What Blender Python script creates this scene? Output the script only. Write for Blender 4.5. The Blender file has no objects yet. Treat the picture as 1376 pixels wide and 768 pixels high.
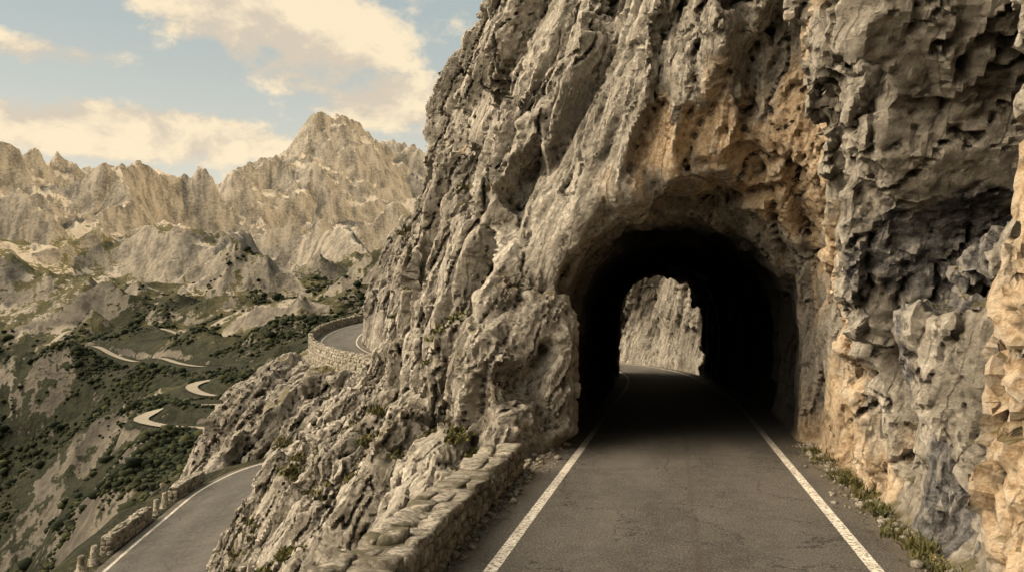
import bpy, bmesh, math, random, time
import numpy as np
from mathutils import Vector
T0=time.time()
random.seed(7); rng=np.random.default_rng(11)
sc=bpy.context.scene
col=sc.collection

# ------------------------------------------------------------------ helpers
def nd(nt,typ,props=None,ins=None):
    n=nt.nodes.new(typ)
    for k,v in (props or {}).items(): setattr(n,k,v)
    for k,v in (ins or {}).items():
        s=n.inputs[k]
        if isinstance(v,bpy.types.NodeSocket): nt.links.new(v,s)
        else: s.default_value=v
    return n
def M(nt,op,a,b=0.0,c=None,clamp=False):
    ins={0:a,1:b}
    if c is not None: ins[2]=c
    return nd(nt,'ShaderNodeMath',{'operation':op,'use_clamp':clamp},ins).outputs[0]
def V(nt,op,a,b=(0,0,0),scale=None):
    ins={0:a}
    if scale is not None: ins[3]=scale
    elif op not in('NORMALIZE','LENGTH'): ins[1]=b
    n=nd(nt,'ShaderNodeVectorMath',{'operation':op},ins)
    return n.outputs[1] if op in('DOT_PRODUCT','LENGTH','DISTANCE') else n.outputs[0]
def SS(nt,x,a,b,lo=0.0,hi=1.0):
    return nd(nt,'ShaderNodeMapRange',{'interpolation_type':'SMOOTHSTEP'},{0:x,1:a,2:b,3:lo,4:hi}).outputs[0]
def NZ(nt,vec,scale,detail=5,rough=0.55,dist=0.0,out=0):
    return nd(nt,'ShaderNodeTexNoise',{},{'Vector':vec,'Scale':scale,'Detail':detail,'Roughness':rough,'Distortion':dist}).outputs[out]
def AT(nt,name): return nd(nt,'ShaderNodeAttribute',{'attribute_name':name}).outputs['Fac']
def MIX(nt,f,a,b,blend='MIX'):
    n=nt.nodes.new('ShaderNodeMix'); n.data_type='RGBA'; n.blend_type=blend
    for i,v in ((0,f),(6,a),(7,b)):
        if isinstance(v,bpy.types.NodeSocket): nt.links.new(v,n.inputs[i])
        else: n.inputs[i].default_value=v if i==0 else (v[0],v[1],v[2],1)
    return n.outputs[2]
def new_mat(name,rough=0.9,spec=0.25):
    m=bpy.data.materials.new(name); m.use_nodes=True
    nt=m.node_tree; b=nt.nodes['Principled BSDF']
    b.inputs['Roughness'].default_value=rough
    b.inputs['Specular IOR Level'].default_value=spec
    return m,nt,b
def mk_mesh(name,v,f,mat=None,smooth=False,parent=None,attrs=None):
    v=np.asarray(v,dtype=np.float32); f=np.asarray(f,dtype=np.int32)
    me=bpy.data.meshes.new(name); me.vertices.add(len(v)); me.vertices.foreach_set('co',v.ravel())
    k=f.shape[1]; me.loops.add(f.size); me.loops.foreach_set('vertex_index',f.ravel())
    me.polygons.add(len(f)); me.polygons.foreach_set('loop_start',np.arange(0,f.size,k,dtype=np.int32))
    me.update(calc_edges=True); me.validate()
    if smooth: me.polygons.foreach_set('use_smooth',np.ones(len(me.polygons),dtype=bool))
    for an,av in (attrs or {}).items():
        a=me.attributes.new(an,'FLOAT','POINT'); a.data.foreach_set('value',np.asarray(av,dtype=np.float32))
    ob=bpy.data.objects.new(name,me); col.objects.link(ob)
    if mat: me.materials.append(mat)
    if parent: ob.parent=parent
    return ob
def sst(x,a,b):
    t=np.clip((x-a)/(b-a),0,1); return t*t*(3-2*t)
def spline(pts,step):
    P=np.array(pts,dtype=float); out=[]
    n=len(P)
    for i in range(n-1):
        p0=P[max(i-1,0)];p1=P[i];p2=P[i+1];p3=P[min(i+2,n-1)]
        k=max(2,int(np.linalg.norm(p2-p1)/step))
        for j in range(k):
            t=j/k
            out.append(0.5*((2*p1)+(-p0+p2)*t+(2*p0-5*p1+4*p2-p3)*t*t+(-p0+3*p1-3*p2+p3)*t**3))
    out.append(P[-1]); return np.array(out)

# 2-D gradient noise
_perm=rng.permutation(512).astype(np.int64); _ga=rng.uniform(0,2*np.pi,512); _gx=np.cos(_ga); _gy=np.sin(_ga)
def perlin(x,y):
    xi=np.floor(x).astype(np.int64); yi=np.floor(y).astype(np.int64); xf=x-xi; yf=y-yi
    u=xf**3*(xf*(xf*6-15)+10); w=yf**3*(yf*(yf*6-15)+10)
    def g(ix,iy,dx,dy):
        h=_perm[(_perm[ix&511]+iy)&511]; return _gx[h]*dx+_gy[h]*dy
    a=g(xi,yi,xf,yf);b=g(xi+1,yi,xf-1,yf);c=g(xi,yi+1,xf,yf-1);d=g(xi+1,yi+1,xf-1,yf-1)
    return (a*(1-u)+b*u)*(1-w)+(c*(1-u)+d*u)*w
def fbm(x,y,o=4):
    s=0;a=1.0;t=0
    for i in range(o): s=s+a*perlin(x*2**i+i*7.7,y*2**i+i*3.3); t+=a; a*=0.62
    return 0.5+0.62*s/t*1.25

# ------------------------------------------------------------------ camera
cam=bpy.data.cameras.new('camera'); camo=bpy.data.objects.new('camera',cam); col.objects.link(camo)
cam.lens=28; cam.sensor_width=36; cam.clip_end=30000; cam.clip_start=0.1
camo.location=(0,0,3.1); camo.rotation_euler=(math.radians(92.78),0,math.radians(11.4))
sc.camera=camo
sc.view_settings.view_transform='Standard'; sc.view_settings.look='None'; sc.view_settings.exposure=0; sc.view_settings.gamma=1

# ------------------------------------------------------------------ light + sky
SUN_AZ=math.radians(81); SUN_EL=math.radians(20)
sd=Vector((math.sin(SUN_AZ)*math.cos(SUN_EL),math.cos(SUN_AZ)*math.cos(SUN_EL),math.sin(SUN_EL)))
sl=bpy.data.lights.new('sun','SUN'); sl.energy=5.0; sl.angle=math.radians(0.5); sl.color=(1.0,0.74,0.42)
so=bpy.data.objects.new('sun',sl); col.objects.link(so); so.rotation_euler=sd.to_track_quat('Z','Y').to_euler(); so.location=sd*200
w=bpy.data.worlds.new('World'); sc.world=w; w.use_nodes=True; nt=w.node_tree
bg=nt.nodes['Background']; bg.inputs['Strength'].default_value=0.12
sky=nd(nt,'ShaderNodeTexSky',{'sky_type':'NISHITA','sun_disc':False,'sun_elevation':SUN_EL,'sun_rotation':SUN_AZ,'altitude':1500,'air_density':1.0,'dust_density':2.0,'ozone_density':1.0})
tc=nd(nt,'ShaderNodeTexCoord').outputs['Generated']
sep=nd(nt,'ShaderNodeSeparateXYZ',{},{0:tc}); dx,dy,dz=sep.outputs
az=M(nt,'ARCTAN2',dx,dy)
n2=NZ(nt,V(nt,'MULTIPLY',tc,(1,1,1.6)),8.0,8,0.62,0.15)
def blob(a0,e0,ra,re,tilt=0.0):
    da=M(nt,'SUBTRACT',az,a0); de=M(nt,'SUBTRACT',M(nt,'SUBTRACT',dz,e0),M(nt,'MULTIPLY',da,tilt))
    q=M(nt,'ADD',M(nt,'POWER',M(nt,'ABSOLUTE',M(nt,'DIVIDE',da,ra)),2.0),M(nt,'POWER',M(nt,'ABSOLUTE',M(nt,'DIVIDE',de,re)),2.0))
    return M(nt,'SUBTRACT',1.0,q,clamp=True)
b=blob(-0.50,0.345,0.24,0.09,-0.28)
b=M(nt,'MAXIMUM',b,blob(-0.34,0.272,0.15,0.045))
b=M(nt,'MAXIMUM',b,blob(-0.66,0.215,0.24,0.040))
b=M(nt,'MAXIMUM',b,M(nt,'MULTIPLY',blob(-0.74,0.285,0.12,0.022),0.7))
cm=SS(nt,M(nt,'ADD',M(nt,'MULTIPLY',b,1.0),M(nt,'MULTIPLY',M(nt,'SUBTRACT',n2,0.5),3.2)),0.22,0.75)
hz=SS(nt,dz,0.0,0.40,1.0,0.0)
skc=MIX(nt,1.0,sky.outputs[0],(1.1,1.0,0.86),'MULTIPLY')
skc=MIX(nt,0.65,skc,(4.9,5.5,5.15))
skc=MIX(nt,M(nt,'MULTIPLY',hz,0.88),skc,(7.7,6.75,5.15))
clc=MIX(nt,SS(nt,n2,0.45,0.60),(5.9,5.05,3.95),(8.6,7.1,4.9))
skc=MIX(nt,M(nt,'MULTIPLY',cm,0.92),skc,clc)
# added fill glow in unseen sky, left of and behind the viewpoint, lighting the foreground
bk=V(nt,'DOT_PRODUCT',tc,Vector((-0.84,-0.34,0.52)).normalized())
gl=SS(nt,bk,0.64,0.97)
skc=MIX(nt,gl,skc,(92.0,76.5,56.0))
nt.links.new(skc,bg.inputs['Color'])

# ------------------------------------------------------------------ rock displacement (geometry nodes)
def facet_node(g,q,s,kt,ko,kc,off,cw=0.08,metric='EUCLIDEAN'):
    c=V(g,'ADD',V(g,'SCALE',q,scale=s),off)
    vo=nd(g,'ShaderNodeTexVoronoi',{'feature':'F1','distance':metric},{'Vector':c,'Scale':1.0})
    r=V(g,'SUBTRACT',vo.outputs['Color'],(0.5,0.5,0.5))
    dd=V(g,'DOT_PRODUCT',V(g,'SUBTRACT',c,vo.outputs['Position']),r)
    o=M(g,'MULTIPLY',dd,kt)
    if ko:
        sx=nd(g,'ShaderNodeSeparateXYZ',{},{0:vo.outputs['Color']}).outputs[0]
        o=M(g,'ADD',o,M(g,'MULTIPLY',M(g,'SUBTRACT',sx,0.5),ko))
    if kc:
        e=nd(g,'ShaderNodeTexVoronoi',{'feature':'DISTANCE_TO_EDGE'},{'Vector':c,'Scale':1.0}).outputs['Distance']
        o=M(g,'ADD',o,M(g,'MULTIPLY',SS(g,e,0.0,cw,1,0),-kc))
    return o
B1=Vector((0.70,-0.60,-0.27)).normalized(); B2=Vector((0.30,-0.25,0.92)).normalized(); B3=Vector((0.25,0.85,0.45)).normalized()
def saw_node(g,p,nrm,T,amp,wz,drop=0.10,flip=False):
    """bedding / joint planes: each bed is a slanting slab face ending in a sharp riser"""
    s=M(g,'ADD',M(g,'DIVIDE',V(g,'DOT_PRODUCT',p,nrm),T),wz)
    f=M(g,'FRACT',s); fl=M(g,'FLOOR',s)
    if flip: f=M(g,'SUBTRACT',1.0,f)
    tri=M(g,'MINIMUM',M(g,'DIVIDE',f,1-drop),M(g,'DIVIDE',M(g,'SUBTRACT',1.0,f),drop))
    rn=nd(g,'ShaderNodeTexWhiteNoise',{'noise_dimensions':'1D'},{'W':fl}).outputs[0]
    return M(g,'MULTIPLY',M(g,'SUBTRACT',tri,0.5),M(g,'MULTIPLY',M(g,'ADD',rn,0.25),amp))
def groove(g,vec,scale,width,depth,det=3):
    n_=M(g,'ABSOLUTE',M(g,'SUBTRACT',NZ(g,vec,scale,det,0.5),0.5))
    return M(g,'MULTIPLY',SS(g,n_,0.0,width,1,0),-depth)
def gn_rock(name,size,amp,stage,tilt=-25,stretch=(1.2,0.85,0.24)):
    g=bpy.data.node_groups.new(name,'GeometryNodeTree')
    g.interface.new_socket('Geometry',in_out='INPUT',socket_type='NodeSocketGeometry')
    g.interface.new_socket('Geometry',in_out='OUTPUT',socket_type='NodeSocketGeometry')
    gi=g.nodes.new('NodeGroupInput'); go=g.nodes.new('NodeGroupOutput')
    pos=nd(g,'GeometryNodeInputPosition').outputs[0]; nor=nd(g,'GeometryNodeInputNormal').outputs[0]
    am=nd(g,'GeometryNodeInputNamedAttribute',{'data_type':'FLOAT'},{0:'amp'}).outputs[0]
    p=V(g,'SCALE',pos,scale=1.0/size)
    warp=V(g,'SUBTRACT',NZ(g,p,0.35,3,0.5,out=1),(0.5,0.5,0.5))
    pw=V(g,'ADD',p,V(g,'SCALE',warp,scale=1.1))
    q=nd(g,'ShaderNodeVectorRotate',{'rotation_type':'Y_AXIS'},{'Vector':pw,'Angle':math.radians(tilt)}).outputs[0]
    q=V(g,'MULTIPLY',q,stretch)
    geo=gi.outputs[0]
    w1=M(g,'MULTIPLY',M(g,'SUBTRACT',NZ(g,q,0.40,3,0.5),0.5),2.6)
    w2=M(g,'MULTIPLY',M(g,'SUBTRACT',NZ(g,q,0.8,4,0.5),0.5),2.6)
    w3=M(g,'MULTIPLY',M(g,'SUBTRACT',NZ(g,p,0.5,3,0.5),0.5),3.0)
    if stage==1:
        D=M(g,'ADD',facet_node(g,q,0.20,2.9,1.2,0.45,(3.1,7.7,1.3),0.04),facet_node(g,q,0.48,2.0,0.55,0.28,(13.1,2.7,5.3),0.03))
        D=M(g,'ADD',D,M(g,'MULTIPLY',M(g,'SUBTRACT',NZ(g,p,0.13,2,0.5),0.5),2.0))
        D=M(g,'ADD',D,saw_node(g,p,B1,2.5,1.7,w1,0.06))
        D=M(g,'ADD',D,saw_node(g,p,B1,1.05,0.42,M(g,'MULTIPLY',w2,1.3),0.09))
        D=M(g,'ADD',D,saw_node(g,p,B2,4.6,0.45,w3,0.05,True))
    else:
        msk=SS(g,NZ(g,p,0.32,3,0.5),0.42,0.62,0.12,1.0)
        qb=V(g,'MULTIPLY',q,(1,1,1.3))
        D=M(g,'ADD',saw_node(g,p,B1,0.60,0.22,M(g,'MULTIPLY',w2,1.5),0.11),saw_node(g,p,B3,1.3,0.10,w3,0.08))
        D=M(g,'ADD',D,facet_node(g,qb,1.0,0.60,0.14,0,(1.1,22.7,9.3),0.06,'CHEBYCHEV'))
        D=M(g,'ADD',D,facet_node(g,qb,3.0,0.22,0.035,0,(4.1,9.7,19.3),0.06,'MANHATTAN'))
        D=M(g,'MULTIPLY',D,msk)
        D=M(g,'ADD',D,M(g,'ADD',groove(g,q,0.8,0.013,0.30,2),groove(g,V(g,'ADD',q,(9,3,5)),1.7,0.010,0.08,2)))
        D=M(g,'ADD',D,M(g,'MULTIPLY',M(g,'SUBTRACT',NZ(g,p,3.5,5,0.70),0.5),0.055))
        for nm,val in (('m1',NZ(g,p,0.30,4,0.6)),('m2',NZ(g,q,1.6,5,0.66,0.3)),('m3',NZ(g,p,3.6,4,0.7,0.4)),
                       ('m4',NZ(g,V(g,'MULTIPLY',p,(1,1,0.25)),1.1,5,0.62,0.3)),('m5',NZ(g,V(g,'MULTIPLY',p,(1,1,0.18)),1.8,4,0.6))):
            geo=nd(g,'GeometryNodeStoreNamedAttribute',{'data_type':'FLOAT','domain':'POINT'},{'Geometry':geo,'Name':nm,'Value':val}).outputs[0]
    D=M(g,'MULTIPLY',M(g,'MULTIPLY',D,am),amp)
    sp=nd(g,'GeometryNodeSetPosition',{},{'Geometry':geo,'Offset':V(g,'SCALE',nor,scale=D)})
    g.links.new(sp.outputs[0],go.inputs[0])
    return g

# ------------------------------------------------------------------ materials
def rock_mat(name,scale=1.0,tilt=-25,bright=1.0,far=False):
    m,nt,bs=new_mat(name,0.92,0.2)
    geo=nd(nt,'ShaderNodeNewGeometry'); pos=V(nt,'SCALE',geo.outputs['Position'],scale=1.0/scale)
    nz=nd(nt,'ShaderNodeSeparateXYZ',{},{0:geo.outputs['Normal']}).outputs[2]
    q=nd(nt,'ShaderNodeVectorRotate',{'rotation_type':'Y_AXIS'},{'Vector':pos,'Angle':math.radians(tilt)}).outputs[0]
    q=V(nt,'MULTIPLY',q,(1.0,1.0,0.40))
    n1=AT(nt,'m1'); n2=AT(nt,'m2'); n3=NZ(nt,pos,8.0,7,0.74)
    t=M(nt,'ADD',M(nt,'MULTIPLY',n2,0.45),M(nt,'MULTIPLY',n3,0.55))
    B=bright
    c=MIX(nt,SS(nt,t,0.38,0.49),(0.12*B,0.108*B,0.091*B),(0.34*B,0.310*B,0.262*B))
    c=MIX(nt,SS(nt,t,0.50,0.62),c,(0.62*B,0.57*B,0.49*B))
    c=MIX(nt,M(nt,'MULTIPLY',SS(nt,n1,0.46,0.62),0.55),c,(0.17*B,0.152*B,0.124*B))
    li=SS(nt,AT(nt,'m3'),0.55,0.63)
    c=MIX(nt,M(nt,'MULTIPLY',li,0.45),c,(0.10*B,0.09*B,0.075*B))
    if not far:
        of=SS(nt,M(nt,'ADD',AT(nt,'ochre'),M(nt,'MULTIPLY',M(nt,'SUBTRACT',AT(nt,'m4'),0.5),2.6)),0.40,0.76)
        oc=MIX(nt,SS(nt,t,0.38,0.60),(0.33,0.215,0.115),(0.70,0.52,0.33))
        oc=MIX(nt,M(nt,'MULTIPLY',SS(nt,n3,0.46,0.60),0.5),oc,(0.64,0.55,0.42))
        c=MIX(nt,M(nt,'MULTIPLY',of,0.82),c,oc)
        sf=SS(nt,M(nt,'ADD',AT(nt,'seep'),M(nt,'MULTIPLY',M(nt,'SUBTRACT',AT(nt,'m5'),0.5),2.2)),0.34,0.56)
        c=MIX(nt,M(nt,'MULTIPLY',sf,0.88),c,MIX(nt,SS(nt,n3,0.4,0.62),(0.035,0.035,0.04),(0.17,0.17,0.175)))
    mo=M(nt,'MULTIPLY',SS(nt,nz,0.45,0.8),SS(nt,n1,0.50,0.58))
    c=MIX(nt,M(nt,'MULTIPLY',mo,0.85),c,MIX(nt,n3,(0.05,0.045,0.013),(0.15,0.12,0.04)))
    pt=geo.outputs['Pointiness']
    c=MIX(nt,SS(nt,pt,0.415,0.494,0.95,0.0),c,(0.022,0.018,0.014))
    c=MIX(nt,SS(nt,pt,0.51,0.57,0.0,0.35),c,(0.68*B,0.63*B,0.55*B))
    if not far: c=MIX(nt,AT(nt,'soot'),c,(0.010,0.0085,0.0075))  # tunnel darkness painted into the rock colour, near black inside the bore
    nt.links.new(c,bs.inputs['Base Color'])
    fa=M(nt,'ADD',saw_node(nt,pos,B1,0.19,0.40,M(nt,'MULTIPLY',n2,4.0),0.22),facet_node(nt,q,6.0,0.9,0.2,0,(5.3,7.2,1.3)))
    h=M(nt,'ADD',M(nt,'MULTIPLY',n3,1.3),fa)
    bp=nd(nt,'ShaderNodeBump',{},{'Strength':1.0,'Distance':0.11*scale,'Height':h})
    nt.links.new(bp.outputs[0],bs.inputs['Normal'])
    return m
mat_cliff=rock_mat('cliff_rock'); mat_out=rock_mat('outcrop_rock',1.6,far=True,bright=0.74)

def stone_mat():
    m,nt,bs=new_mat('wall_stone',0.92,0.2)
    pos=nd(nt,'ShaderNodeNewGeometry').outputs['Position']
    rnd=AT(nt,'rnd')
    n=NZ(nt,pos,9,7,0.78); m_=NZ(nt,pos,2.2,3,0.7)
    c=MIX(nt,SS(nt,n,0.38,0.60),(0.11,0.098,0.078),(0.48,0.44,0.37))
    c=MIX(nt,M(nt,'MULTIPLY',rnd,0.6),c,(0.145,0.128,0.10))
    c=MIX(nt,M(nt,'MULTIPLY',SS(nt,m_,0.50,0.60),0.75),c,(0.075,0.068,0.035))
    nt.links.new(c,bs.inputs['Base Color'])
    bp=nd(nt,'ShaderNodeBump',{},{'Strength':1.0,'Distance':0.07,'Height':n})
    nt.links.new(bp.outputs[0],bs.inputs['Normal']); return m
mat_stone=stone_mat()
def asphalt_mat(name,k=1.0):
    m,nt,bs=new_mat(name,0.80,0.3)
    pos=nd(nt,'ShaderNodeNewGeometry').outputs['Position']
    u=AT(nt,'u'); so=AT(nt,'soot')
    big=NZ(nt,V(nt,'MULTIPLY',pos,(1,0.35,1)),0.6,5,0.65); fine=NZ(nt,pos,30,6,0.95)
    med=NZ(nt,pos,3,6,0.8)
    c=MIX(nt,SS(nt,big,0.38,0.62),(0.034*k,0.031*k,0.028*k),(0.082*k,0.075*k,0.067*k))
    c=MIX(nt,SS(nt,med,0.45,0.63,0,0.5),c,(0.13*k,0.118*k,0.103*k))
    c=MIX(nt,SS(nt,fine,0.50,0.62,0,1.0),c,(0.32*k,0.29*k,0.25*k))
    c=MIX(nt,SS(nt,fine,0.38,0.48,1.0,0),c,(0.010,0.009,0.008))
    wob=M(nt,'ADD',u,M(nt,'MULTIPLY',M(nt,'SUBTRACT',med,0.5),0.3))
    tr=M(nt,'ADD',SS(nt,M(nt,'ABSOLUTE',M(nt,'SUBTRACT',wob,-1.15)),0.1,0.75,1,0),SS(nt,M(nt,'ABSOLUTE',M(nt,'SUBTRACT',wob,1.35)),0.1,0.75,1,0))
    c=MIX(nt,M(nt,'MULTIPLY',tr,0.2),c,(0.16*k,0.146*k,0.128*k))
    jn=M(nt,'MULTIPLY',SS(nt,M(nt,'ABSOLUTE',M(nt,'SUBTRACT',wob,0.22)),0.01,0.10,1,0),SS(nt,med,0.46,0.56))
    c=MIX(nt,M(nt,'MULTIPLY',jn,0.7),c,(0.06*k,0.041*k,0.030*k))
    edge=SS(nt,M(nt,'ABSOLUTE',u),2.5,3.1)
    c=MIX(nt,M(nt,'MULTIPLY',edge,SS(nt,med,0.4,0.6,0.2,0.9)),c,(0.14,0.115,0.084))
    cr=nd(nt,'ShaderNodeTexVoronoi',{'feature':'DISTANCE_TO_EDGE'},{'Vector':V(nt,'ADD',V(nt,'MULTIPLY',pos,(1,0.6,1)),V(nt,'SCALE',NZ(nt,pos,1.5,4,0.7,out=1),scale=0.9)),'Scale':0.55}).outputs['Distance']
    crk=M(nt,'MULTIPLY',SS(nt,cr,0.0,0.014,1,0),SS(nt,big,0.42,0.54))
    c=MIX(nt,M(nt,'MULTIPLY',crk,0.85),c,(0.010,0.009,0.008))
    c=MIX(nt,so,c,(0.010,0.009,0.008))  # asphalt colour blackened where the tunnel's shade would lie
    nt.links.new(c,bs.inputs['Base Color'])
    bp=nd(nt,'ShaderNodeBump',{},{'Strength':0.9,'Distance':0.03,'Height':fine})
    nt.links.new(bp.outputs[0],bs.inputs['Normal']); return m
mat_asph=asphalt_mat('asphalt')
def paint_mat():
    m,nt,bs=new_mat('road_paint',0.7,0.3)
    pos=nd(nt,'ShaderNodeNewGeometry').outputs['Position']
    n=NZ(nt,pos,14,6,0.78); n2=NZ(nt,pos,1.2,3,0.6)
    c=MIX(nt,SS(nt,n2,0.3,0.7),(0.50,0.465,0.40),(0.72,0.68,0.60))
    c=MIX(nt,SS(nt,n,0.48,0.57),c,(0.13,0.115,0.095))
    c=MIX(nt,AT(nt,'soot'),c,(0.03,0.028,0.025))  # edge lines darkened in colour for the same tunnel shade
    nt.links.new(c,bs.inputs['Base Color']); return m
mat_paint=paint_mat()

# ------------------------------------------------------------------ roads
def ribbon(name,cl,offs,mat,dz=0.0,parent=None,crown=0.0,soot=None,widthfn=None):
    C=np.asarray(cl); d=np.gradient(C[:,:2],axis=0); d/=np.linalg.norm(d,axis=1)[:,None]
    R=np.stack([d[:,1],-d[:,0]],1)
    k=len(offs); V_=[];U=[];S=[]
    for i in range(len(C)):
        s=widthfn(C[i]) if widthfn else 1.0
        for o in offs:
            V_.append((C[i,0]+R[i,0]*o*s,C[i,1]+R[i,1]*o*s,C[i,2]+dz-crown*abs(o))); U.append(o); 
            S.append(soot(C[i]) if soot else 0.0)
    F=[(i*k+j,i*k+j+1,(i+1)*k+j+1,(i+1)*k+j) for i in range(len(C)-1) for j in range(k-1)]
    return mk_mesh(name,V_,F,mat,False,parent,{'u':U,'soot':S})
main_cl=spline([(0.1,-12,0),(0.1,0,0),(0.1,12,0),(0.1,24,0),(0.05,34,0),(-0.25,42,0),(-1.0,50,0),(-2.4,56,0),(-5.2,62,0),(-10,66.6,-0.2),(-17,69.6,-0.5),(-25.0,71.2,-0.6),(-31,75.4,0.0),(-35.8,81.8,1.0),(-38.0,90,2.3),(-37.2,98,3.4),(-33,106,4.2),(-25,112,4.8)],0.8)
tunnel_shade_at=lambda c: float(sst(np.array(c[1]),18.5,25)*(1-sst(np.array(c[1]),46,52))) if c[1]<60 else 0.0  # mask of painted shade along the road through the tunnel
wf=lambda c: 1.0-0.2*float(sst(np.array(c[1]),30,50))
road=ribbon('mountain_road',main_cl,np.linspace(-3.2,3.25,12),mat_asph,0.0,soot=tunnel_shade_at,widthfn=wf)
ribbon('edge_line_1',main_cl,[-2.47,-2.30],mat_paint,0.005,road,soot=tunnel_shade_at,widthfn=wf)
ribbon('edge_line_2',main_cl,[2.31,2.48],mat_paint,0.005,road,soot=tunnel_shade_at,widthfn=wf)
LR=[(-14,10,-9.2),(-18.2,20,-8.6),(-22.2,31,-8.2),(-25.8,41,-8.1),(-29,51,-8.0),(-29.3,59,-7.9),(-24.5,64.5,-7.7),(-14,66,-7.4)]
low_cl=spline(LR,0.8)
lroad=ribbon('lower_road',low_cl,np.linspace(-3.1,3.1,8),mat_asph,0.0)
ribbon('edge_line_3',low_cl,[-2.72,-2.56],mat_paint,0.012,lroad)
ribbon('edge_line_4',low_cl,[2.5,2.66],mat_paint,0.012,lroad)

# ------------------------------------------------------------------ terrain
def at(bt,et,d):
    bt/=1000.;et/=1000.
    return (d*(0.980*bt-0.198),d*(0.198*bt+0.980),3.1+et*d)
RAp=[(-585,-25,545),(-559,-27,530),(-520,-25,505),(-480,-31,480),(-440,-39,450),(-400,-46,425),(-363,-50,400),(-325,-50,385)]
RBp=[(-375,8,600),(-345,14,640),(-300,13,640),(-250,13,640),(-190,19,650),(-140,22,640)]
RCp=[(-300,-64,335),(-330,-66,328),(-360,-66,322),(-388,-70,312),(-400,-76,299),(-390,-84,287),(-362,-91,276),(-330,-94,270)]
RDp=[(-325,-104,250),(-360,-104,252),(-400,-103,256),(-435,-103,258),(-456,-108,252),(-462,-114,243),(-440,-121,235),(-400,-128,226),(-360,-134,218),(-330,-138,212)]
REp=[(-600,-20,600),(-560,-8,640),(-520,-4,660),(-480,-4,650),(-440,-12,600),(-400,-22,560),(-350,-26,520),(-300,-22,500)]
ROADP=RAp[::2]+RBp[1:]+RCp[::2]+RDp[1::2]+REp[1::2]
CP=[at(*a) for a in ROADP+[(-643,168,2000),(-615,148,1900),(-587,190,1950),(-522,193,2000),(-489,146,2200),(-447,188,2300),(-391,150,2400),(-363,136,2800),(-325,165,2900),(-269,212,2900),(-213,270,3000),(-166,240,3000),(-124,180,3000),(-60,150,3100),
(-750,190,1900),(-900,150,2000),(-600,80,3000),(-450,80,3200),(-213,120,4200),(-350,80,4200),
(-251,112,2550),(-300,76,2200),(-150,90,2500),(-456,80,2000),(-503,50,1600),(-590,40,1450),(-400,62,2000),
(-241,34,1300),(-180,70,1500),
(-330,141,1500),(-345,105,1430),(-300,80,1500),(-409,34,1250),(-363,6,900),(-325,16,820),(-290,50,1250),
(-629,113,1200),(-660,110,1150),(-600,60,1150),(-580,20,1050),(-456,6,850),(-550,6,930),(-615,10,980),
(-655,-116,560),(-549,-153,400),(-549,-247,250),(-596,-230,400),(-643,-310,380),
(-503,-120,300),(-503,-162,240),(-503,-212,180),(-456,-153,210),(-428,-205,140),
(-350,-150,150),(-300,-130,150),(-250,-80,200),(-150,-50,200),(-100,0,500),(0,50,800),
(-503,-330,100),(-549,-330,170),(-643,-480,60),(-643,-520,120),(-643,-420,220),(-430,-270,90)]]
CP+=[(0,0,-15),(0,40,-15),(0,80,-12),(-10,15,-13),(-36,36,-13),(-30,20,-18),(-40,50,-13.5),(-44,62,-14),(-52,80,-19),(-58,100,-22),(-20,0,-20),(-40,112,-10),
(-20,68,-9),(-60,-40,-50),(-300,-200,-90),(0,-400,-20),(-1200,200,50),(-2500,800,500),(0,-2000,300),(3000,0,400),(2000,4000,500),(-3000,-1500,400),(-1000,5800,200),(-3500,4500,300)]
CP+=[tuple(p-np.array([0,0,0.3])) for p in low_cl[4::6]]
CP=np.array(CP)
_d=np.hypot(CP[:,None,0]-CP[None,:,0],CP[:,None,1]-CP[None,:,1])
n=len(CP); A=np.zeros((n+3,n+3)); A[:n,:n]=_d; A[:n,n]=1;A[:n,n+1]=CP[:,0]/1000;A[:n,n+2]=CP[:,1]/1000; A[n:,:n]=A[:n,n:].T
W=np.linalg.solve(A,np.concatenate([CP[:,2],[0,0,0]]))
def rbf(x,y):
    r=W[n]+W[n+1]*x/1000+W[n+2]*y/1000
    for i in range(n): r=r+W[i]*np.sqrt((x-CP[i,0])**2+(y-CP[i,1])**2)
    return r
def poly_dist(x,y,P):
    best=np.full(x.shape,1e9); bz=np.zeros(x.shape)
    for i in range(len(P)-1):
        a=P[i];b=P[i+1]; dx=b[0]-a[0];dy=b[1]-a[1]; L=dx*dx+dy*dy
        t=np.clip(((x-a[0])*dx+(y-a[1])*dy)/L,0,1)
        dd=np.hypot(x-a[0]-t*dx,y-a[1]-t*dy); z=a[2]+t*(b[2]-a[2])
        m=dd<best; best=np.where(m,dd,best); bz=np.where(m,z,bz)
    return best,bz
def rough(x,y,base):
    d=np.hypot(x,y); wx=perlin(x/260+5,y/260)*70*sst(d,300,1200); wy=perlin(x/260,y/260+9)*70*sst(d,300,1200)
    rug=0.55+0.75*sst(base,60,330)+0.5*sst(perlin(x/170+3,y/170+8),0.0,0.35)*(1-sst(base,60,330))
    h=np.zeros(x.shape); L=420.0; i=0; prev=1.0
    while L>1.2:
        wgt=sst(d/L,0.9,3.2)
        nn=perlin((x+wx)/L+i*17.3,(y+wy)/L+i*31.1)
        r=1.08-np.sqrt(nn*nn+0.004)*2.0
        r=r*r*np.sign(r)
        k=0.36 if L>300 else (0.25 if L>120 else (0.24 if L>40 else 0.19))
        h+=wgt*k*L*(r-0.42)*prev*(rug if L<250 else np.minimum(rug,1.0))
        prev=0.40+0.80*np.clip(r,0,1)
        L*=0.5; i+=1
    return h
FARR=[]
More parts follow.
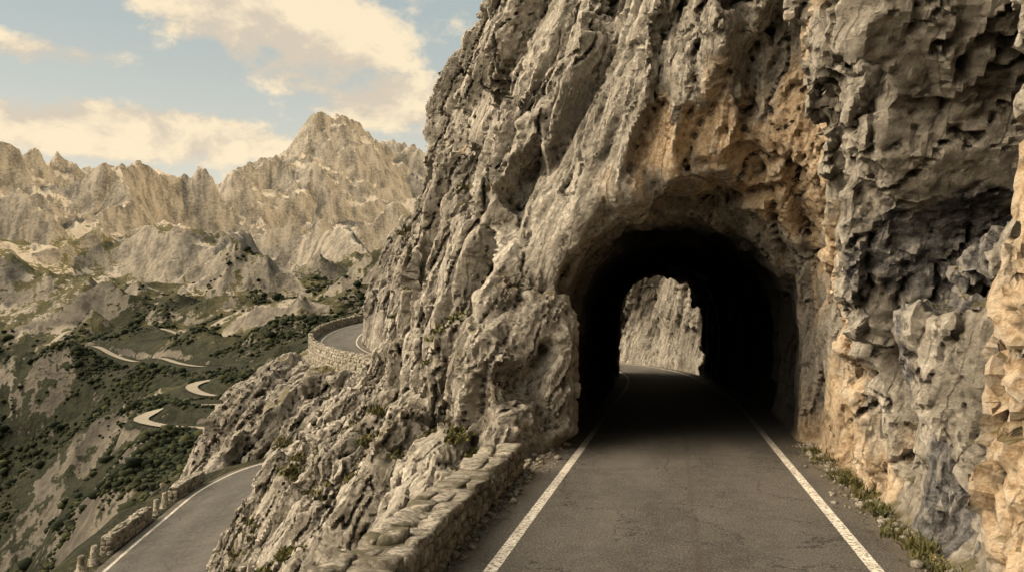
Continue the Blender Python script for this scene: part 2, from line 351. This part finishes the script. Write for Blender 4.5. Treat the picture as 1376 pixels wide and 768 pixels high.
def H(x,y):
    b0=rbf(x,y); h=b0+rough(x,y,b0)
    d=np.hypot(x,y)
    m=(d<110)
    if m.any():
        dd,bz=poly_dist(x[m],y[m],low_cl[::3])
        k=1-sst(dd,4.6,9); hm=h[m]; h[m]=hm*(1-k)+(bz-0.12)*k
    # wide soft benching toward the nearest valley road, then a tight cut under it
    for wk,part in ((9,0.9),(2.2,1.0)):
        for P,wd in FARR:
            lo=P.min(0)-60; hi=P.max(0)+60
            m=(x>lo[0])&(x<hi[0])&(y>lo[1])&(y<hi[1])
            if m.any():
                dd,bz=poly_dist(x[m],y[m],P); k=part*(1-sst(dd,wd,wd*wk))
                if wk>5: tgt=b0[m]
                else: tgt=bz-0.25
                h[m]=h[m]*(1-k)+tgt*k
    ms=np.minimum(np.minimum((x-8)*7-15,24+(x-12)*1.6),600+60*perlin(x/200,y/200))  # unseen massif on the right, its height shaped to keep sun off the valley
    ms=ms+np.where(x>12,perlin(x/30,y/30)*12,0)
    fade=sst(y,-900,-400)*(1-sst(y,1900,2500))
    ms=np.where(x>7,ms*fade+(-60)*(1-fade),-1e3)
    return np.maximum(h,ms)
FR=[spline([at(*p) for p in R_],4.0) for R_ in (RAp,RBp,RCp,RDp,REp)]
for P in FR:
    P[:,2]=rbf(P[:,0],P[:,1])
    for _ in range(6): P[1:-1,2]=(P[:-2,2]+P[1:-1,2]*2+P[2:,2])/4
    FARR.append((P,3.2))
ang=np.concatenate([np.radians(np.arange(-49.5,-11.0,0.062)),np.radians(np.arange(-11,-49.5+360,1.6))])
ra=np.concatenate([12*np.exp(np.arange(0,1120)/1120*math.log(4800/12)),np.array([4900,5300,6000,7200,9000,12000])])
AA,RR=np.meshgrid(ang,ra); X=RR*np.sin(AA); Y=RR*np.cos(AA)
Z=np.concatenate([H(X[i:i+100].ravel(),Y[i:i+100].ravel()) for i in range(0,len(ra),100)])
nr,na=X.shape
idx=np.arange(nr*na).reshape(nr,na); nx=np.roll(idx,-1,axis=1)
F=np.stack([idx[:-1],nx[:-1],nx[1:],idx[1:]],-1).reshape(-1,4)[:,::-1]
xf,yf=X.ravel(),Y.ravel()
tA=fbm(xf/150,yf/150,4); tB=fbm(xf/30+4,yf/30,5)

def terrain_mat():
    m,nt,bs=new_mat('mountain_terrain',0.95,0.1)
    geo=nd(nt,'ShaderNodeNewGeometry'); pos=geo.outputs['Position']
    px,py,pz=nd(nt,'ShaderNodeSeparateXYZ',{},{0:pos}).outputs
    nz=nd(nt,'ShaderNodeSeparateXYZ',{},{0:geo.outputs['Normal']}).outputs[2]
    nA=AT(nt,'nA'); nB=AT(nt,'nB'); nC=NZ(nt,pos,0.13,8,0.70)
    t=M(nt,'ADD',M(nt,'MULTIPLY',nB,0.5),M(nt,'MULTIPLY',nC,0.5))
    rock=MIX(nt,SS(nt,t,0.36,0.62),(0.105,0.096,0.083),(0.34,0.305,0.25))
    scree=MIX(nt,nC,(0.34,0.30,0.245),(0.52,0.465,0.385))
    sf=SS(nt,M(nt,'ADD',nz,M(nt,'MULTIPLY',M(nt,'SUBTRACT',nC,0.5),0.25)),0.72,0.82)
    c=MIX(nt,sf,rock,scree)
    alt=M(nt,'MULTIPLY',pz,-0.0015)
    vg=M(nt,'ADD',M(nt,'ADD',nz,alt),M(nt,'MULTIPLY',M(nt,'SUBTRACT',nB,0.5),0.9))
    vg=M(nt,'ADD',vg,M(nt,'ADD',M(nt,'MULTIPLY',M(nt,'SUBTRACT',nA,0.5),1.2),M(nt,'MULTIPLY',M(nt,'SUBTRACT',nC,0.5),1.4)))
    vf=SS(nt,vg,0.58,0.69)
    gr=MIX(nt,SS(nt,nC,0.38,0.62),(0.034,0.038,0.015),(0.120,0.106,0.044))
    fo=MIX(nt,SS(nt,nC,0.35,0.65),(0.007,0.010,0.006),(0.028,0.036,0.017))
    ff=SS(nt,M(nt,'ADD',M(nt,'ADD',nA,M(nt,'MULTIPLY',nC,1.1)),M(nt,'MULTIPLY',pz,-0.0022)),0.99,1.07)
    veg=MIX(nt,ff,gr,fo)
    c=MIX(nt,M(nt,'MULTIPLY',vf,0.93),c,veg)
    nt.links.new(c,bs.inputs['Base Color'])
    bp=nd(nt,'ShaderNodeBump',{},{'Strength':1.0,'Distance':1.0,'Height':M(nt,'MULTIPLY',nC,9.0)})
    nt.links.new(bp.outputs[0],bs.inputs['Normal']); return m
terr=mk_mesh('mountain_terrain',np.stack([xf,yf,Z],1),F,terrain_mat(),True,None,{'nA':tA,'nB':tB})
terr.data.set_sharp_from_angle(angle=math.radians(34))
mp,ntp,bsp=new_mat('distant_road_surface',0.85,0.2)
pp=nd(ntp,'ShaderNodeNewGeometry').outputs['Position']
ntp.links.new(MIX(ntp,NZ(ntp,pp,0.3,4,0.6),(0.20,0.178,0.14),(0.31,0.275,0.22)),bsp.inputs['Base Color'])
for P in FR: ribbon('valley_road',P,[-2.1,0,2.1],mp,0.2)
print('terrain',time.time()-T0)

# dwarf pine scrub scattered over the valley sides (one object)
bm=bmesh.new(); bmesh.ops.create_icosphere(bm,subdivisions=1,radius=1.0); iv=np.array([v.co[:] for v in bm.verts]); if_=np.array([[v.index for v in f.verts] for f in bm.faces]); bm.free()
N=90000
aa=np.radians(rng.uniform(-49,-22,N)); dd_=np.exp(rng.uniform(math.log(150),math.log(1000),N))
sx,sy=dd_*np.sin(aa),dd_*np.cos(aa)
h0=H(sx,sy); hx=H(sx+3,sy); hy=H(sx,sy+3)
nzv=1/np.sqrt(1+((hx-h0)/3)**2+((hy-h0)/3)**2)
dens=fbm(sx/150,sy/150,4)*0.6+fbm(sx/45+9,sy/45,4)-h0*0.0012
rd=np.full(N,1e9)
for P in FR: rd=np.minimum(rd,poly_dist(sx,sy,P[::2])[0])
ok=np.where((nzv>0.55)&(dens>0.91+rng.uniform(-0.12,0.12,N))&(rd>8)&(h0<90))[0]
print('scrub',len(ok))
ok=ok[:26000]
K=len(ok); s_=(0.25+rng.gamma(2.0,0.22,K))*(0.6+dd_[ok]/500)
pts=iv[None]*rng.uniform(0.55,1.35,(K,12,3))*s_[:,None,None]*np.array([1,1,0.75])
pts[:,:,0]+=sx[ok,None]; pts[:,:,1]+=sy[ok,None]; pts[:,:,2]+=(h0[ok]+0.25*s_)[:,None]
fc=(if_[None]+np.arange(K)[:,None,None]*12).reshape(-1,3)
msc,nts,bss=new_mat('dwarf_pine',0.9,0.1)
nts.links.new(MIX(nts,SS(nts,AT(nts,'rnd'),0.0,1.0),(0.011,0.015,0.008),(0.042,0.046,0.020)),bss.inputs['Base Color'])
mk_mesh('dwarf_pine_scrub',pts.reshape(-1,3),fc,msc,False,None,{'rnd':np.repeat(rng.uniform(0,1,K)**2,12)})

# ------------------------------------------------------------------ rock masses
def loft(name,rings):
    nr=len(rings);k=len(rings[0]); V_=[p for r in rings for p in r]
    bm=bmesh.new(); vs=[bm.verts.new(p) for p in V_]
    for i in range(nr-1):
        for j in range(k):
            a=vs[i*k+j];b=vs[i*k+(j+1)%k];c=vs[(i+1)*k+(j+1)%k];d=vs[(i+1)*k+j]
            bm.faces.new((a,b,c,d))
    bm.faces.new(vs[:k][::-1]); bm.faces.new(vs[-k:])
    bmesh.ops.triangulate(bm,faces=bm.faces[:]); bmesh.ops.recalc_face_normals(bm,faces=bm.faces[:])
    me=bpy.data.meshes.new(name); bm.to_mesh(me); bm.free()
    ob=bpy.data.objects.new(name,me); col.objects.link(ob); return ob
def lv(z,pts): return [(p[0],p[1],z) for p in pts]
rings=[
lv(-25,[(0,-12),(-22,-12),(-22,0),(-22,8),(-23,13),(-24,17),(-25,20),(-26,23),(-26,26),(-27,29),(-28,33),(-28,38),(-28,46),(-24,54),(-4,55),(5,55),(12,55),(12,-12)]),
lv(-8,[(0,-12),(-10,-12),(-10,0),(-10.5,8),(-11.5,12),(-12.5,15),(-13.5,18),(-14.5,21),(-15.3,24),(-16.5,27),(-18,30),(-19.8,34.5),(-20.5,42),(-20,52),(-4,53),(5,53),(12,53),(12,-12)]),
lv(-3,[(2,-12),(-6,-12),(-6,0),(-6.3,8),(-6.8,12),(-7.3,14.5),(-8,17),(-9,19.5),(-10.5,22),(-12.5,25),(-14.5,28.5),(-18.3,34.5),(-18,42),(-15,50),(-4,52.5),(5,52.5),(12,52.5),(12,-12)]),
lv(-.2,[(5,-12),(-3.9,-12),(-3.9,0),(-3.9,8),(-3.9,12),(-4,14),(-4,15),(-4.1,16),(-4.3,17),(-5.5,19),(-9.5,27),(-15.4,36.5),(-15,42),(-12,50),(-4,52),(5,52),(12,52),(12,-12)]),
lv(-.1,[(8,-12),(3.6,-12),(3.5,0),(3.4,8),(3.5,13),(3.7,17),(3.8,20.3),(0,21.3),(-2.8,20.3),(-3.7,17.6),(-9.0,27),(-15.1,36.7),(-14.8,42),(-11.8,50),(-3.9,51.6),(5,51.6),(12,51.6),(12,-12)]),
lv(3,[(8,-12),(3.7,-12),(3.5,0),(3.4,8),(3.6,13),(3.8,17),(3.7,20),(0,21),(-3,20),(-4.6,19),(-8.2,26.5),(-13.8,37.5),(-13.5,42),(-10.5,49),(-3.9,51.5),(5,51.5),(12,51.5),(12,-12)]),
lv(7,[(8,-12),(3.5,-12),(3.3,0),(3.1,8),(3.2,13),(3.3,16),(3.2,18.8),(0,20),(-3,20.3),(-4.6,20.5),(-7.8,26.5),(-12.4,36.5),(-12.2,42),(-9.5,48),(-3.8,51.3),(5,51.3),(12,51.3),(12,-12)]),
lv(12,[(8,-12),(3,-12),(2.9,0),(2.9,8),(3.0,13),(2.8,15.5),(2.4,17.8),(-.3,19.8),(-2.8,21.8),(-4.6,24),(-7,28),(-9.3,33),(-10,40),(-7,47),(-3,51),(5,51),(12,51),(12,-12)]),
lv(18,[(8,-12),(4,-12),(4,0),(4,8),(4,13),(3.5,17),(2.5,20),(0,22),(-2.3,24.5),(-4,27.5),(-6.3,31),(-8,35),(-8,40),(-5,46),(-2.5,50.5),(5,50.5),(12,50.5),(12,-12)]),
lv(26,[(9,-12),(6,-12),(6,0),(6,8),(6,14),(5.5,18),(4.5,21),(2,24),(0,27),(-2,30),(-4.5,34),(-6,38),(-6,42),(-3,46),(-2,50),(5,50),(12,50),(12,-12)]),
]
solid=loft('cliff_solid',rings)
def arch(y,xl,xr,h):
    pts=[]; cx=(xl+xr)/2; hw=(xr-xl)/2; sp=h*0.45
    pts.append((xl+0.1,y,-0.12)); pts.append((xl,y,sp*0.5))
    for i in range(0,11):
        a=math.pi-math.pi*i/10; c=math.cos(a);s=math.sin(a)
        pts.append((cx+hw*math.copysign(abs(c)**0.85,c),y,sp+(h-sp)*abs(s)**0.85))
    pts.append((xr,y,sp*0.5)); pts.append((xr-0.1,y,-0.12)); return pts
cut=loft('cut',[arch(16.4,-2.9,3.45,6.9),arch(18.8,-3.1,4.3,7.6),arch(21,-3.0,3.95,6.6),arch(22.5,-2.85,3.4,5.9),arch(30,-2.95,3.4,5.9),arch(40,-3.05,2.8,6.1),arch(50,-3.45,1.75,6.5),arch(58,-5.0,1.6,7.2)])
bo=solid.modifiers.new('b','BOOLEAN'); bo.operation='DIFFERENCE'; bo.object=cut; bo.solver='EXACT'
def grab(ob):
    dg=bpy.context.evaluated_depsgraph_get(); ev=ob.evaluated_get(dg); me=ev.to_mesh()
    nv=len(me.vertices); co=np.empty(nv*3,np.float32); me.vertices.foreach_get('co',co); co=co.reshape(-1,3)
    nl=len(me.loops); li=np.empty(nl,np.int32); me.loops.foreach_get('vertex_index',li); f=li.reshape(-1,4)
    ev.to_mesh_clear(); bpy.data.objects.remove(ob); return co,f
def bake(ob,name,v1,v2,keep,attrf,ga,gb,mat):
    rm=ob.modifiers.new('r','REMESH'); rm.mode='VOXEL'; rm.voxel_size=v1
    sm=ob.modifiers.new('s','SMOOTH'); sm.iterations=6; sm.factor=0.5
    co,f=grab(ob)
    o=mk_mesh('tmp',co,f,None,True,None,{'amp':attrf(co)['amp']})
    md=o.modifiers.new('g','NODES'); md.node_group=ga
    rm=o.modifiers.new('r','REMESH'); rm.mode='VOXEL'; rm.voxel_size=v2
    bpy.context.view_layer.update()
    co,f=grab(o); nv=len(co)
    k=keep(co); fk=k[f].all(1); f=f[fk]; used=np.unique(f); mp=np.full(nv,-1); mp[used]=np.arange(len(used)); co=co[used]; f=mp[f]
    o=mk_mesh(name,co,f,mat,True,None,attrf(co))
    md=o.modifiers.new('rock_detail','NODES'); md.node_group=gb
    bpy.context.view_layer.update()
    dg=bpy.context.evaluated_depsgraph_get(); me=bpy.data.meshes.new_from_object(o.evaluated_get(dg))
    old=o.data; o.modifiers.clear(); o.data=me; me.name=name; bpy.data.meshes.remove(old)
    me.set_sharp_from_angle(angle=math.radians(27))
    print(name,len(co),len(me.materials),time.time()-T0); return o
def cliff_attr(c):
    x,y,z=c[:,0],c[:,1],c[:,2]
    cor=(1-sst(np.abs(x-0.1),3.2,4.0))*(1-sst(z,-0.05,0.35))*(y<60)
    ins=sst(y,20.5,23)*(1-sst(y,49,52))*(1-sst(np.abs(x-0.1),4.0,4.8))*(1-sst(z,7.0,7.8))
    wall=(1-sst(z,0.0,2.5))*(1-sst(np.abs(x),5,7))
    near=np.exp(-((x+3.9)/1.2)**2)*(1-sst(z,-1,0.5))*(y<18)
    a=1.0-0.4*wall; a=a*(1-ins)+0.30*ins; a=a*(1-0.85*near); a=a*(1-cor)+0.02*cor
    mouth=1-0.5*np.exp(-((y-20)/2.5)**2)*(1-sst(np.hypot(x-.4,(z-3)),4.8,7)); a=a*mouth
    rr=np.hypot(x-0.6,(z-2.8)*0.92)
    oc=0.95*np.exp(-((rr-4.4)/1.3)**2)*sst(y,14,17)*(1-sst(y,23,27))*(0.2+0.8*sst(x,-2.2,1.2))
    R=sst(x,2.0,2.8)
    oc=np.maximum(oc,R*(0.9*np.exp(-((y-9.3)/1.4)**2)+0.85*np.exp(-((y-15.8)/1.6)**2))*(1-sst(z,4.6,6.4)))
    oc=np.maximum(oc,0.7*np.exp(-((x-2.2)/2.2)**2-((z-8.0)/1.0)**2)*(y<22))
    se=R*0.95*np.exp(-((y-12.4)/1.2)**2)*(1-sst(z,4,5.6))
    se=np.maximum(se,R*0.5*np.exp(-((y-6.8)/0.5)**2))
    soot=sst(y,20.4,24.5)*(1-sst(y,49.5,51.5))*(1-sst(np.abs(x-0.1),5.0,6))*(1-sst(z,7.6,8.5))  # mask for the shade painted on the bore walls
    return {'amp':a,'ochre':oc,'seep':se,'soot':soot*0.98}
g1a=gn_rock('cliff_blocks',1.0,0.66,1); g1b=gn_rock('cliff_relief',1.0,0.9,2)
bpy.context.view_layer.update()
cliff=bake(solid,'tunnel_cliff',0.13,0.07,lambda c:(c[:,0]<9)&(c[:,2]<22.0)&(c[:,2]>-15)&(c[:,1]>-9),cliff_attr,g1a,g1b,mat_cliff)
bpy.data.objects.remove(cut)
hp=[(3.2,50),(2.2,58),(-1.8,65.3),(-8,70.4),(-17,73.2),(-25,74.6),(-31.0,79.2),(-34.3,85),(-35.2,91),(-34,98),(-28,104),(-18,112),(28,112),(28,50)]
def sc_ring(z,s,cx=8,cy=88): return [(cx+(p[0]-cx)*s,cy+(p[1]-cy)*s,z) for p in hp]
hs=loft('hs',[sc_ring(-8,1.0),sc_ring(1,1.0),sc_ring(6,0.985),sc_ring(12,0.93),sc_ring(19,0.80),sc_ring(30,0.6)])
g2a=gn_rock('outcrop_blocks',1.5,0.9,1); g2b=gn_rock('outcrop_relief',1.7,1.5,2)
bake(hs,'rocky_headland',0.3,0.2,lambda c:(c[:,0]<20)&(c[:,2]>-7)&(c[:,1]<111),lambda c:{'amp':0.3+0.7*sst(c[:,2],0,8)},g2a,g2b,mat_out)
rg=[
[(0,62,-30),(-17,58,-30),(-30,58,-30),(-46,58,-30),(-58,70,-30),(-64,90,-30),(-60,106,-30),(-50,118,-30),(-25,125,-30),(0,120,-30)],
[(0,62,-11),(-17,64,-11),(-29,65,-11),(-41,66,-11),(-48.5,75,-11),(-53,90,-11),(-51,105,-10),(-44,114,-9),(-25,121,-9),(0,117,-9)],
[(0,62,-5),(-17,65,-5),(-28,66,-5),(-38,68.5,-5),(-45,76.5,-4.5),(-49,90,-4),(-48,103,-3),(-42,112,-2),(-25,119,-1),(0,116,-1)],
[(0,62,-1.6),(-16,65.6,-1.9),(-26.0,67,-1.9),(-34.6,71.5,-1.9),(-41,79,-1.5),(-44.0,90,-.6),(-43,101,.4),(-38.5,110,1.5),(-25,117,2.5),(0,116,3)],
[(0,62,-1.0),(-16,66.2,-1.3),(-26,68,-1.4),(-33.2,72.8,-1.0),(-38.6,80,-.1),(-40.8,90,1.3),(-40.0,99.5,2.5),(-35.5,108.5,3.3),(-24,115,4),(0,114,4)]]
os_=loft('os',rg)
def oattr(c):
    dd,bz=poly_dist(c[:,0].astype(float),c[:,1].astype(float),main_cl[60::4])
    return {'amp':(1-(1-sst(dd,2.8,4.2))*sst(c[:,2]-bz,-2.5,-1.2))*1.0}
bake(os_,'rocky_outcrop',0.3,0.2,lambda c:(c[:,2]>-24),oattr,g2a,g2b,mat_out)

# ------------------------------------------------------------------ stone walls
bm=bmesh.new(); bmesh.ops.create_cube(bm,size=2.0); bmesh.ops.subdivide_edges(bm,edges=bm.edges[:],cuts=3,use_grid_fill=True)
tv=np.array([v.co[:] for v in bm.verts]); tf=np.array([[v.index for v in f.verts] for f in bm.faces]); bm.free()
tr=tv/ (np.sum(np.abs(tv)**14,axis=1)[:,None]**(1/14))
class Acc:
    def __init__(s): s.v=[];s.f=[];s.r=[];s.n=0
    def add(s,v,f,r): s.v.append(v);s.f.append(f+s.n);s.n+=len(v);s.r.append(np.full(len(v),r))
def stone(acc,c,t,nrm,sz,rough=0.09):
    ph=rng.uniform(0,6,3); v=tr.copy()
    for _ in range(5):
        pn=rng.normal(0,1,3); pn/=np.linalg.norm(pn); lim=rng.uniform(0.95,1.35); e=v@pn-lim; v=v-np.clip(e,0,None)[:,None]*pn
    v[:,0]+=v[:,1]*rng.normal(0,0.14)+v[:,2]*rng.normal(0,0.06); v[:,1]*=1+v[:,0]*rng.normal(0,0.12)
    v=v+rng.normal(0,rough*0.5,v.shape)
    v=v*np.array(sz)/2
    v[:,2]+=v[:,0]*rng.normal(0,0.06)+v[:,1]*rng.normal(0,0.05)
    o=np.stack([c[0]+v[:,0]*t[0]+v[:,1]*nrm[0],c[1]+v[:,0]*t[1]+v[:,1]*nrm[1],c[2]+v[:,2]],1)
    acc.add(o,tf,rng.uniform())
def wall(name,pts,h,th,rh=0.22,sl=0.42,cap=0.14,zbase=None):
    P=spline(pts,0.05 if sl<0.6 else 0.2); s=np.concatenate([[0],np.cumsum(np.linalg.norm(np.diff(P[:,:2],axis=0),axis=1))]); Ltot=s[-1]
    def pt(d):
        p=np.array([np.interp(d,s,P[:,i]) for i in range(3)]); q=np.array([np.interp(min(d+.1,Ltot),s,P[:,i])-np.interp(max(d-.1,0),s,P[:,i]) for i in range(2)])
        q/=np.linalg.norm(q); return p,q
    acc=Acc()
    k=max(2,int(Ltot/0.5)); cv=[];
    for i in range(k+1):
        p,t=pt(Ltot*i/k*0.99+0.005*Ltot); nn=np.array([t[1],-t[0]]); z0=zbase if zbase is not None else p[2]-0.1
        for (o,zz_) in ((-1,z0),(1,z0),(1,p[2]+h-0.035),(-1,p[2]+h-0.035)):
            cv.append((p[0]+nn[0]*o*(th/2-0.045),p[1]+nn[1]*o*(th/2-0.045),zz_))
    cf=[(i*4+j,i*4+(j+1)%4,(i+1)*4+(j+1)%4,(i+1)*4+j) for i in range(k) for j in range(4)]+[(0,1,2,3),(k*4+3,k*4+2,k*4+1,k*4)]
    acc.add(np.array(cv),np.array(cf),1.0)
    for side in (-1,1):
        row=0; pmax=h+(0 if zbase is None else 3.5)
        while row*rh<pmax:
            d=rng.uniform(-0.3,0)*sl
            while d<Ltot:
                l=sl*rng.uniform(0.45,1.4); mid=min(max(d+l/2,l*0.3),Ltot-l*0.3)
                p,t=pt(mid); nn=np.array([t[1],-t[0]])
                top=p[2]+h-cap; zc=top-rh*(row+0.5)+rng.normal(0,0.012)
                zb=zbase if zbase is not None else p[2]-0.08
                if zc>zb: stone(acc,(p[0]+nn[0]*side*(th/2-0.13+rng.normal(0,0.015)),p[1]+nn[1]*side*(th/2-0.13),zc),t,nn,(l-0.025,0.28,rh-0.022),0.035)
                d+=l
            row+=1
    d=0
    while d<Ltot:
        l=sl*rng.uniform(0.5,1.7); p,t=pt(min(d+l/2,Ltot-l*0.3)); nn=np.array([t[1],-t[0]])
        u_=rng.uniform()
        if u_<0.3: parts=[(0,1.0)]
        elif u_<0.7:
            sp=rng.uniform(0.3,0.7); parts=[(-(1-sp)/2,sp),(sp/2,1-sp)]
        else: parts=[(-0.34,0.32),(0.0,0.36),(0.34,0.32)]
        for oc_,ww in parts:
            stone(acc,(p[0]+nn[0]*oc_*(th+0.04),p[1]+nn[1]*oc_*(th+0.04),p[2]+h-cap/2+rng.normal(0,0.022)),t,nn,(l-0.02,ww*(th+0.04)-0.02,cap*rng.uniform(1.0,1.45)),0.045)
        d+=l
    return mk_mesh(name,np.concatenate(acc.v),np.concatenate(acc.f),mat_stone,False,None,{'rnd':np.concatenate(acc.r)})
wall('stone_parapet_wall',[(-3.25,3,0),(-3.25,8,0),(-3.35,12,0),(-3.5,16.6,0)],0.58,0.74,rh=0.21,sl=0.46,cap=0.13)
def offset_pts(cl,o,i0,i1,step):
    d=np.gradient(cl[:,:2],axis=0); d/=np.linalg.norm(d,axis=1)[:,None]
    return [(cl[i,0]+d[i,1]*o,cl[i,1]-d[i,0]*o,cl[i,2]) for i in range(i0,i1,step)]
iu=[i for i in range(len(main_cl)) if main_cl[i,0]<-14]
wall('stone_retaining_wall',offset_pts(main_cl,-3.0,iu[0],len(main_cl)-1,5),0.95,0.5,0.34,0.7,0.2,zbase=-3.0)
def at_s(y): 
    return int(np.argmin(np.abs(low_cl[:60,1]-y)))
wall('stone_guard_wall',offset_pts(low_cl,-3.6,at_s(36.5),at_s(43.0),2),0.75,0.55,0.25,0.5,0.16)
wall('stone_guard_wall.001',offset_pts(low_cl,-3.6,at_s(47.5),at_s(54),2),0.75,0.55,0.25,0.5,0.16)
def bollard(name,p):
    bm=bmesh.new(); r=bmesh.ops.create_cone(bm,cap_ends=True,segments=14,radius1=0.2,radius2=0.15,depth=0.75)
    for v in bm.verts: v.co.z+=0.37
    bm.normal_update()
    top=[f for f in bm.faces if f.normal.z>0.9]
    bmesh.ops.inset_region(bm,faces=top,thickness=0.05)
    for v in top[0].verts: v.co.z+=0.06
    bmesh.ops.create_cone(bm,cap_ends=True,segments=14,radius1=0.3,radius2=0.26,depth=0.3)
    me=bpy.data.meshes.new(name); bm.to_mesh(me); bm.free(); me.materials.append(mat_stone)
    o=bpy.data.objects.new(name,me); o.location=p; col.objects.link(o)
for i,y in enumerate((33.2,35.2,44.5,46)):
    p=offset_pts(low_cl,-3.6,at_s(y),at_s(y)+1,1)[0]; bollard('stone_bollard' if i==0 else 'stone_bollard.%03d'%i,p)

# ------------------------------------------------------------------ rubble and weeds
acc=Acc()
for i in range(3000):
    if rng.uniform()<0.5:
        y=rng.uniform(5,22); x=3.5-abs(rng.normal(0,0.24))
    else:
        y=rng.uniform(8,21); x=-3.05+abs(rng.normal(0,0.12)) if y<16.5 else -3.1+rng.normal(0,0.25)
    s=min(0.009*math.exp(abs(rng.normal(0,0.95))),0.10)
    v=iv*rng.uniform(0.6,1.3,iv.shape)*s*np.array([1,1,0.7]); a=rng.uniform(0,6.28); ca,sa=math.cos(a),math.sin(a)
    v=np.stack([v[:,0]*ca-v[:,1]*sa+x,v[:,0]*sa+v[:,1]*ca+y,v[:,2]+s*0.3],1); acc.add(v,if_,rng.uniform()*0.5+0.5)
mk_mesh('roadside_gravel',np.concatenate(acc.v),np.concatenate(acc.f),mat_stone,False,None,{'rnd':np.concatenate(acc.r)})
mg,ntg,bg_=new_mat('weed_leaves',0.8,0.2)
rn=AT(ntg,'rnd')
ntg.links.new(MIX(ntg,rn,(0.025,0.035,0.010),(0.12,0.10,0.035)),bg_.inputs['Base Color'])
vv=[];ff=[];rr=[]
def tuft(x,y,z,n_,hgt,spread,wk=1.0):
    r0=rng.uniform(0,0.5)
    for _ in range(n_):
        a=rng.uniform(0,6.28); l=hgt*rng.uniform(0.4,1.1); bx=x+rng.normal(0,spread*0.5); by=y+rng.normal(0,spread*0.5)
        ln_=rng.uniform(0.2,0.9)*l; wd=rng.uniform(0.006,0.016)*wk; ca,sa=math.cos(a),math.sin(a)
        k=len(vv)
        for t_,w_ in ((0,1),(0.5,1.1),(1,0.15)):
            cx=bx+ca*ln_*t_**1.6; cy=by+sa*ln_*t_**1.6; cz=z+l*t_*(1-0.25*t_)
            vv.append((cx-sa*wd*w_,cy+ca*wd*w_,cz)); vv.append((cx+sa*wd*w_,cy-ca*wd*w_,cz))
        ff.extend([(k,k+1,k+3,k+2),(k+2,k+3,k+5,k+4)]); r_=r0+rng.uniform(0,0.5); rr.extend([r_]*6)
for _ in range(110):
    y=5+16*rng.uniform()**1.3; tuft(3.34+rng.normal(0,0.10),y,-0.03,int(rng.uniform(20,70)),rng.uniform(0.07,0.28),0.2)
for _ in range(14): tuft(-3.0+rng.normal(0,0.06),rng.uniform(9,19),-0.02,20,0.12,0.12)
mk_mesh('roadside_weeds',vv,ff,mg,False,None,{'rnd':rr})
# grass cushions rooted on the real ledges of the cliff
me=cliff.data; nv=len(me.vertices); co=np.empty(nv*3,np.float32); me.vertices.foreach_get('co',co); co=co.reshape(-1,3)
no=np.empty(nv*3,np.float32); me.vertex_normals.foreach_get('vector',no); no=no.reshape(-1,3)
m1=np.empty(nv,np.float32); me.attributes['m1'].data.foreach_get('value',m1)
sel=np.where((no[:,2]>0.66)&(m1>0.46)&(co[:,0]<-4.2)&(co[:,2]<12)&(co[:,1]>8))[0]
vv=[];ff=[];rr=[]
pick=rng.choice(sel,min(len(sel),420),replace=False)
for i in pick:
    c0=co[i]
    d2=sel[np.where((np.abs(co[sel,0]-c0[0])<0.5)&(np.abs(co[sel,1]-c0[1])<0.5)&(np.abs(co[sel,2]-c0[2])<0.4))[0]]
    if len(d2)<6: continue
    for j in rng.choice(d2,min(len(d2),12),replace=False):
        p=co[j]; tuft(float(p[0]),float(p[1]),float(p[2])-0.02,16,rng.uniform(0.12,0.28),0.2,2.4)
if vv: mk_mesh('ledge_grass',vv,ff,mg,False,None,{'rnd':rr})
print('done',len(pick),time.time()-T0)
